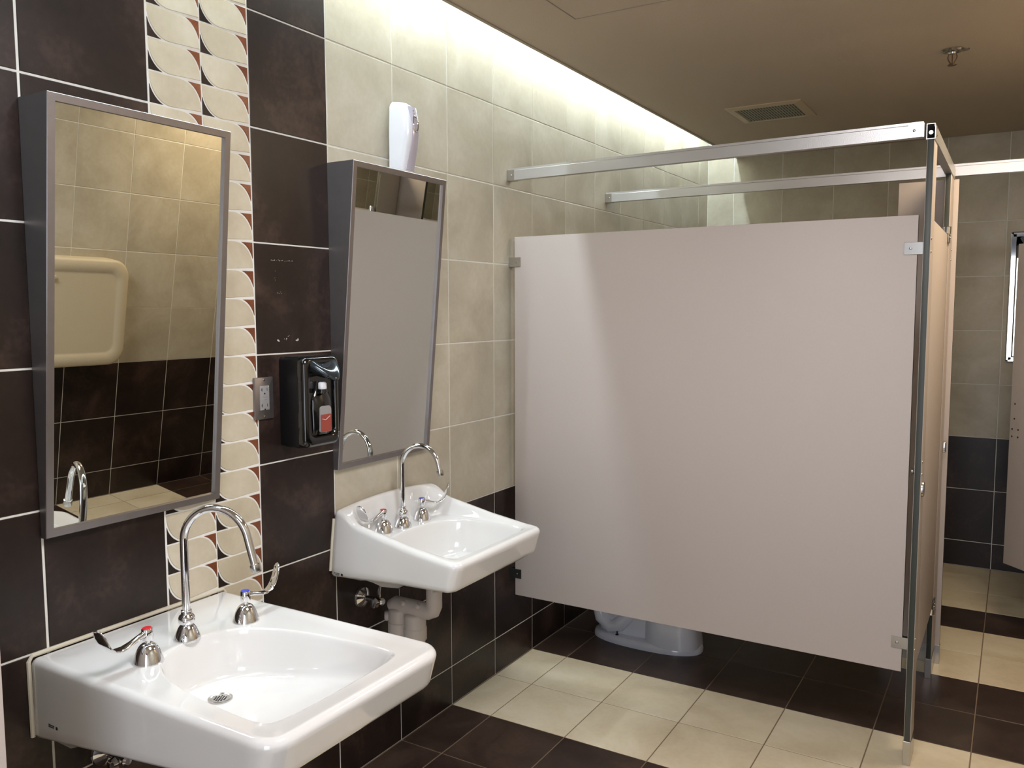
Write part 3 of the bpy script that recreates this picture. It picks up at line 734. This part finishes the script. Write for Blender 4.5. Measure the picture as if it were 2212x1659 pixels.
# second side panel with its own pilaster, further back
PY2 = 1.950
p2 = empty('partition_panel', (0.66, PY2, 0.305), 'second beige stall side panel between the two stalls, mostly hidden behind the wide one', 'stall panel')
board((0.026, PY2, 0.305), (1.305, PY2 + PT, 1.775), 1).build('panel_board', p2, ang=30)
u_bracket(p2, 0.0006, 0.055, 1.675, PY2, 0, -1); u_bracket(p2, 0.0006, 0.055, 0.396, PY2, 0, -1); fix(p2)
pilaster(1.325, PY2, 1.545, PY2 + PT, 1, 'beige pilaster facing forward at the back corner, seen over the wide panel')
pilaster(2.315, PY2, RW - 0.012, PY2 + PT, 1, 'beige pilaster against the right wall carrying the open door')
# closed door of the first stall
d1 = empty('stall_door', (PX, 1.765, 0.305), 'closed beige door of the nearer stall, seen edge-on', 'door')
board((PX - 0.001, 1.132, 0.305), (XF - 0.001, 1.765, 1.765), 0).build('door_board', d1, ang=30)
for z, up in ((1.768, 1), (0.301, -1)):
    m = MB(); m.box((XF + 0.0002, 1.715, z - 0.034 if up > 0 else z), (XF + 0.006, 1.790, z if up > 0 else z + 0.034), M_CHROMED, 0.003, 2)
    m.lathe([(0.0145, 0), (0.016, 0.002), (0.016, 0.027), (0.0145, 0.029)], M_CHROME, axis=(0, 0, up), org=((PX + XF) / 2 + 0.003, 1.752, z), n=22)
    h = m.build('hinge', d1); 
    for yy in (1.725, 1.758): screw(h, (XF + 0.006, yy, z - up * 0.014), (1, 0, 0), 0.0035)
m = MB(); m.prism(rrect(1.036, 0.884, 1.084, 0.934, 0.022, 8), M_CHROMED, XF - 0.001, XF + 0.007, lambda u, v, h: (h, u, v), bevel=0.002)
m.build('latch_plate', pilA).location = -pilA.location
m = MB(); m.lathe([(0.006, 0), (0.006, 0.012), (0.012, 0.014), (0.012, 0.020), (0.004, 0.021)], M_CHROMED, axis=(-1, 0, 0), org=(PX - 0.0012, 1.16, 0.945), n=18); m.build('latch_knob', d1)
m = MB(); m.box((XF - 0.001, 1.880, 0.905), (XF + 0.014, 1.930, 0.948), M_CHROME, 0.004, 3); m.build('door_stop', pilB).location = -pilB.location
fix(d1)
# open door of the larger stall, swung inwards
d2 = empty('stall_door', (2.310, 1.962, 0.305), 'beige door standing open inwards at the right edge of the picture', 'door')
m = board((0, -0.010, 0), (0.815, 0.010, 1.470), 1); m.build('door_board', d2, ang=30)
d2.rotation_euler = (0, 0, atan2(2.5635 - 1.962, 1.7686 - 2.310))
for u, v in ((0.790, 0.748), (0.790, 0.680), (0.808 - 0.008, 0.632), (0.765, 0.632), (0.800, 0.598), (0.765, 0.598)):
    s = MB(); s.lathe([(0.0042, 0), (0.0042, 0.0012), (0.002, 0.0016)], M_BRASS, axis=(0, 1, 0), org=(u, 0.0098, v), n=12); s.build('screw', d2)
for z in (-0.02, 1.47):
    s = MB(); s.lathe([(0.011, 0), (0.011, 0.02)], M_CHROME, org=(0.012, 0, z), n=18); s.build('hinge', d2)
# headrails: hollow aluminium channel
def rail(p0, p1, label, ends=()):
    p0, p1 = Vector(p0), Vector(p1); d = (p1 - p0); L_ = d.length; d.normalize(); s = d.cross(Vector((0, 0, 1)))
    r = empty('headrail', tuple(p0), label, 'rail', 'aluminium headrails above the stalls'); m = MB()
    w, h, t = 0.013, 0.0235, 0.002
    prof = [(-w, -h), (w, -h), (w, h - 0.010), (w - 0.0018, h - 0.008), (w - 0.0018, h), (-w, h)]
    pin = [(x * 0.82, z * 0.9) for x, z in prof]
    rings = []
    for a, q in ((0.0, pin), (0.0, prof), (L_, prof), (L_, pin), (0.0, pin)): rings.append([tuple(d * a + s * x + Vector((0, 0, z))) for x, z in q])
    m.loops(rings, M_ALU, False, False); m.build('channel', r, ang=25)
    return r
r1 = rail((0.004, PY - 0.001, 2.021), (PX - 0.012, PY - 0.001, 2.033), 'front aluminium headrail running from the sink wall over the wide panel')
def rail_bracket(r, x0, x1, y, z, side):
    m = MB(); m.box((x0, y - 0.0155, z - 0.021), (x1, y - 0.0132, z + 0.021), M_CHROMED, 0.0008, 1)
    m.box((x0, y + 0.0132, z - 0.021), (x1, y + 0.0155, z + 0.021), M_CHROMED, 0.0008, 1)
    xs = x0 if side < 0 else x1; m.box((xs - 0.0015, y - 0.0155, z - 0.021), (xs + 0.0015, y + 0.0155, z + 0.021), M_CHROMED)
    b_ = m.build('bracket', r); b_.location = -r.location
    sc_ = screw(b_, ((x0 * .4 + x1 * .6) if side < 0 else (x0 * .6 + x1 * .4), y - 0.0155, z), (0, -1, 0), 0.0045)
rail_bracket(r1, 0.0017, 0.034, PY - 0.001, 2.0165, -1); rail_bracket(r1, 1.452, PX - 0.011, PY - 0.001, 2.030, 1)
r2 = rail((0.004, PY2 + 0.010, 2.036), (RW - 0.002, PY2 + 0.010, 2.036), 'rear aluminium headrail crossing the whole room over the second panel')
rail_bracket(r2, 0.0017, 0.036, PY2 + 0.010, 2.031, -1)
r3 = rail((PX + 0.010, 1.0135, 2.0235), (PX + 0.010, PY2 - 0.004, 2.0235), 'short aluminium headrail over the closed door, joining the two long rails')
m = MB(); m.lathe([(0.007, 0), (0.008, 0.002), (0.006, 0.006)], M_CHROMED, axis=(0, -1, 0), org=(0, -0.0003, -0.004), n=16); m.build('end_bolt', r3).location = (0, 0.004, 0)
for dz in (0.012, -0.010): screw(r3, (0.0130, 0.028, dz), (1, 0, 0), 0.0035)
# screen to the left of the low sink
sc = empty('privacy_screen', (0.25, -1.2555, 0.30), 'beige privacy screen at the left edge of the picture, left of the low sink', 'screen')
board((0.0206, -1.2655, 0.30), (0.500, -1.2455, 1.42), 1, M_PANEL).build('panel_board', sc, ang=30)
for z in (0.42, 1.28):
    m = MB(); m.box((0.0006, -1.2685, z - 0.019), (0.05, -1.2657, z + 0.019), M_CHROMED, 0.0006, 1); m.box((0.0006, -1.2453, z - 0.019), (0.05, -1.2425, z + 0.019), M_CHROMED, 0.0006, 1)
    m.box((0.0006, -1.2685, z - 0.019), (0.003, -1.2425, z + 0.019), M_CHROMED); m.build('bracket', sc)
fix(sc)

# ------------------------------------------------------------------ toilet
tl = empty('toilet', (0.40, 1.560, 0), 'white floor-mounted toilet, its base showing under the wide panel', 'toilet')
cyt = 1.560
def tring(z, xb, xf, hw, p=2.4, n=56, xc=None):
    c = xc if xc is not None else xb + (xf - xb) * 0.5; r = []
    for k in range(n):
        a = 2 * pi * k / n; ca, sa = cos(a), sin(a)
        rx = (xf - c) if ca > 0 else (c - xb)
        r.append((c + rx * math.copysign(abs(ca) ** (2 / p), ca), cyt + hw * math.copysign(abs(sa) ** (2 / p), sa), z))
    return r
m = MB()
m.loops([tring(0.0, 0.150, 0.655, 0.112), tring(0.014, 0.150, 0.656, 0.113), tring(0.028, 0.156, 0.650, 0.110), tring(0.034, 0.17, 0.64, 0.100)], M_PORCT)
# back trapway body set in from the foot
m.loops([tring(0.030, 0.175, 0.50, 0.062, 2.6), tring(0.10, 0.165, 0.50, 0.070), tring(0.16, 0.15, 0.52, 0.095), tring(0.24, 0.14, 0.58, 0.12), tring(0.30, 0.12, 0.66, 0.15), tring(0.36, 0.11, 0.74, 0.176), tring(0.39, 0.11, 0.75, 0.182), tring(0.40, 0.115, 0.745, 0.178),
         tring(0.40, 0.26, 0.70, 0.125), tring(0.37, 0.28, 0.68, 0.11), tring(0.30, 0.32, 0.62, 0.08), tring(0.25, 0.36, 0.55, 0.05)], M_PORCT)
# smooth front column
m.loops([tring(0.026, 0.405, 0.648, 0.1085, 2.8), tring(0.10, 0.405, 0.640, 0.104, 2.8), tring(0.18, 0.405, 0.645, 0.106, 2.8), tring(0.25, 0.41, 0.66, 0.115, 2.6), tring(0.31, 0.42, 0.69, 0.13, 2.4)], M_PORCT)
# moulded trapway bulge
m.tube([(0.40, cyt - 0.045, 0.18), (0.34, cyt - 0.058, 0.13), (0.29, cyt - 0.060, 0.075), (0.25, cyt - 0.058, 0.06), (0.20, cyt - 0.052, 0.09), (0.18, cyt - 0.045, 0.15)], [0.03, 0.034, 0.034, 0.032, 0.032, 0.03], M_PORCT, 18)
m.build('bowl', tl, ang=60)
m = MB()
def ring_seat(z0, z1, xb, xf, hw, wi):
    o0 = tring(z0, xb, xf, hw, 2.2); o1 = tring(z1, xb, xf, hw, 2.2); i1 = tring(z1, xb + wi, xf - wi, hw - wi, 2.2); i0 = tring(z0, xb + wi, xf - wi, hw - wi, 2.2)
    m.loops([i0, o0, o1, i1, i0], M_WPLAS, False, False)
ring_seat(0.402, 0.420, 0.22, 0.755, 0.185, 0.062); m.build('seat', tl, ang=40)
m = MB(); m.lathe([(0.0075, 0), (0.0075, 0.002), (0.003, 0.004), (0.003, 0.016), (0.002, 0.017)], M_HOLE, org=(0.29, cyt - 0.083, 0.0335), n=16); m.build('floor_bolt', tl)['label'] = 'dark floor bolt'
m = MB(); m.lathe([(0.03, 0), (0.028, 0.006), (0.014, 0.01), (0.014, 0.11)], M_CHROME, axis=(1, 0, 0), org=(0.0005, cyt, 0.62), n=24)
m.lathe([(0.02, 0), (0.024, 0.01), (0.024, 0.09), (0.03, 0.10), (0.03, 0.12), (0.02, 0.135), (0.001, 0.137)], M_CHROME, org=(0.115, cyt, 0.59), n=28)
m.tube([(0.115, cyt, 0.60), (0.115, cyt, 0.42), (0.125, cyt, 0.395), (0.15, cyt, 0.380)], 0.016, M_CHROME, 18)
m.tube([(0.135, cyt, 0.655), (0.18, cyt, 0.645), (0.22, cyt, 0.65)], [0.008, 0.007, 0.009], M_CHROME, 12)
m.build('flush_valve', tl, ang=45); fix(tl)

# ------------------------------------------------------------------ ceiling things
v = empty('air_vent', (0.69, 2.38, CEIL), 'square ivory ceiling air vent with a grey grille above the stalls', 'vent')
vx0, vx1, vy0, vy1 = 0.512, 0.868, 2.195, 2.560
m = MB(); zz = CEIL
o_ = [(vx0, vy0), (vx1, vy0), (vx1, vy1), (vx0, vy1)]; fwv = 0.038; i_ = [(vx0 + fwv, vy0 + fwv), (vx1 - fwv, vy0 + fwv), (vx1 - fwv, vy1 - fwv), (vx0 + fwv, vy1 - fwv)]
R4 = lambda q, z: [(x, y, z) for x, y in q]
m.loops([R4(o_, zz - 0.0002), R4(o_, zz - 0.004), R4(i_, zz - 0.010), R4(i_, zz - 0.0004)], M_VENT, False, False); m.build('vent_frame', v, smooth=False)
m = MB(); m.box((vx0 + fwv, vy0 + fwv, zz - 0.0025), (vx1 - fwv, vy1 - fwv, zz - 0.0004), M_HOLE)
for k in range(21):
    xx = vx0 + fwv + 0.004 + k * (vx1 - vx0 - 2 * fwv - 0.008) / 20
    m.box((xx - 0.0045, vy0 + fwv, zz - 0.0055), (xx + 0.0045, vy1 - fwv, zz - 0.0040), M_GRILLE, mtx=None)
for k in range(1, 5):
    yy = vy0 + fwv + k * (vy1 - vy0 - 2 * fwv) / 5; m.box((vx0 + fwv, yy - 0.001, zz - 0.006), (vx1 - fwv, yy + 0.001, zz - 0.0035), M_GRILLE)
m.build('grille', v, smooth=False); fix(v)
s = empty('fire_sprinkler', (1.516, 1.738, CEIL), 'small chrome fire sprinkler head on the ceiling above the closed door', 'sprinkler')
m = MB(); m.lathe([(0.040, -0.0004), (0.040, -0.003), (0.034, -0.008), (0.026, -0.0085), (0.022, -0.006), (0.014, -0.010), (0.012, -0.016), (0.004, -0.017)], M_CHROMED, n=36); e_ = m.build('escutcheon', s)
m = MB()
for sg in (-1, 1): m.tube([(sg * 0.010, 0, -0.012), (sg * 0.0155, 0, -0.026), (sg * 0.014, 0, -0.036), (sg * 0.006, 0, -0.050), (0, 0, -0.053)], [0.0024] * 4 + [0.003], M_BRASS, 10)
m.lathe([(0.0018, -0.015), (0.0022, -0.03), (0.0016, -0.05)], M_BRASS, n=10); m.build('yoke', s)
m = MB(); m.lathe([(0.003, -0.050), (0.012, -0.053), (0.0155, -0.0555), (0.0155, -0.057), (0.003, -0.057)], M_BRASS, n=24); m.build('deflector', s)
m = MB(); m.lathe([(0.024, -0.0004), (0.022, -0.002), (0.012, -0.0015), (0.004, -0.0012)], M_CHROMED, org=(0.033, 0.014, 0), n=30); m.build('second_ring', s)
a_ = empty('ceiling_hatch', (0.76, 0.4, CEIL), 'flat tan access hatch flush in the ceiling near the cove', 'hatch')
m = MB(); m.box((0.466, 0.09, CEIL - 0.003), (1.06, 0.694, CEIL - 0.0003), M_CEIL, 0.001, 1); m.build('hatch_door', a_, smooth=False)
m = MB()
for lo, hi in (((0.4625, 0.0865), (0.4655, 0.6975)), ((1.0605, 0.0865), (1.0635, 0.6975)), ((0.4625, 0.6945), (1.0635, 0.6975)), ((0.4625, 0.0865), (1.0635, 0.0895))): m.box((lo[0], lo[1], CEIL - 0.0045), (hi[0], hi[1], CEIL - 0.0003), M_TRIM)
m.build('hatch_frame', a_, smooth=False); fix(a_)

# ------------------------------------------------------------------ changing station on the opposite wall, mirror on the end wall
bs = empty('changing_station', (RW, 0.44, 0.77), 'closed cream baby changing station on the opposite wall, seen in the foreground mirror', 'changing station')
m = MB(); rings = []
for h, i in ((0.0006, 0.0), (0.085, 0.0), (0.094, 0.004), (0.099, 0.012)): rings.append([(RW - h, y, z) for y, z in rrect(0.0 + i, 0.770 + i, 0.876 - i, 1.322 - i, 0.085, 10)])
for h, i in ((0.0995, 0.060), (0.096, 0.064), (0.0955, 0.075)): rings.append([(RW - h, y, z) for y, z in rrect(0.0 + i, 0.770 + i, 0.876 - i, 1.322 - i, 0.050, 10)])
m.loops(rings, M_CREAM); m.build('tray_cover', bs, ang=50)
m = MB(); m.box((RW - 0.112, 0.40, 1.215), (RW - 0.0955, 0.48, 1.235), M_CREAM, 0.004); m.build('handle', bs); fix(bs)
wm = empty('wall_mirror', (1.92, BW, 1.19), 'chrome-framed mirror on the end wall, half hidden by the open door', 'mirror')
m = MB(); q = rrect(1.717, 1.190, 2.125, 1.905, 0.012, 5); f_ = lambda u, v, h: (u, BW - h, v)
qi = inset(q, 0.034)
m.loops([[f_(*p, 0.0006) for p in q], [f_(*p, 0.014) for p in q], [f_(*p, 0.018) for p in inset(q, 0.005)], [f_(*p, 0.018) for p in inset(q, 0.027)], [f_(*p, 0.008) for p in qi]], M_CHROME, True, False); m.build('chrome_frame', wm, ang=30)
m = MB(); m.face([f_(*p, 0.0085) for p in inset(q, 0.033)], M_MIRROR); m.face([f_(*p, 0.006) for p in inset(q, 0.033)][::-1], M_STEEL); m.build('mirror_glass', wm, smooth=False); fix(wm)
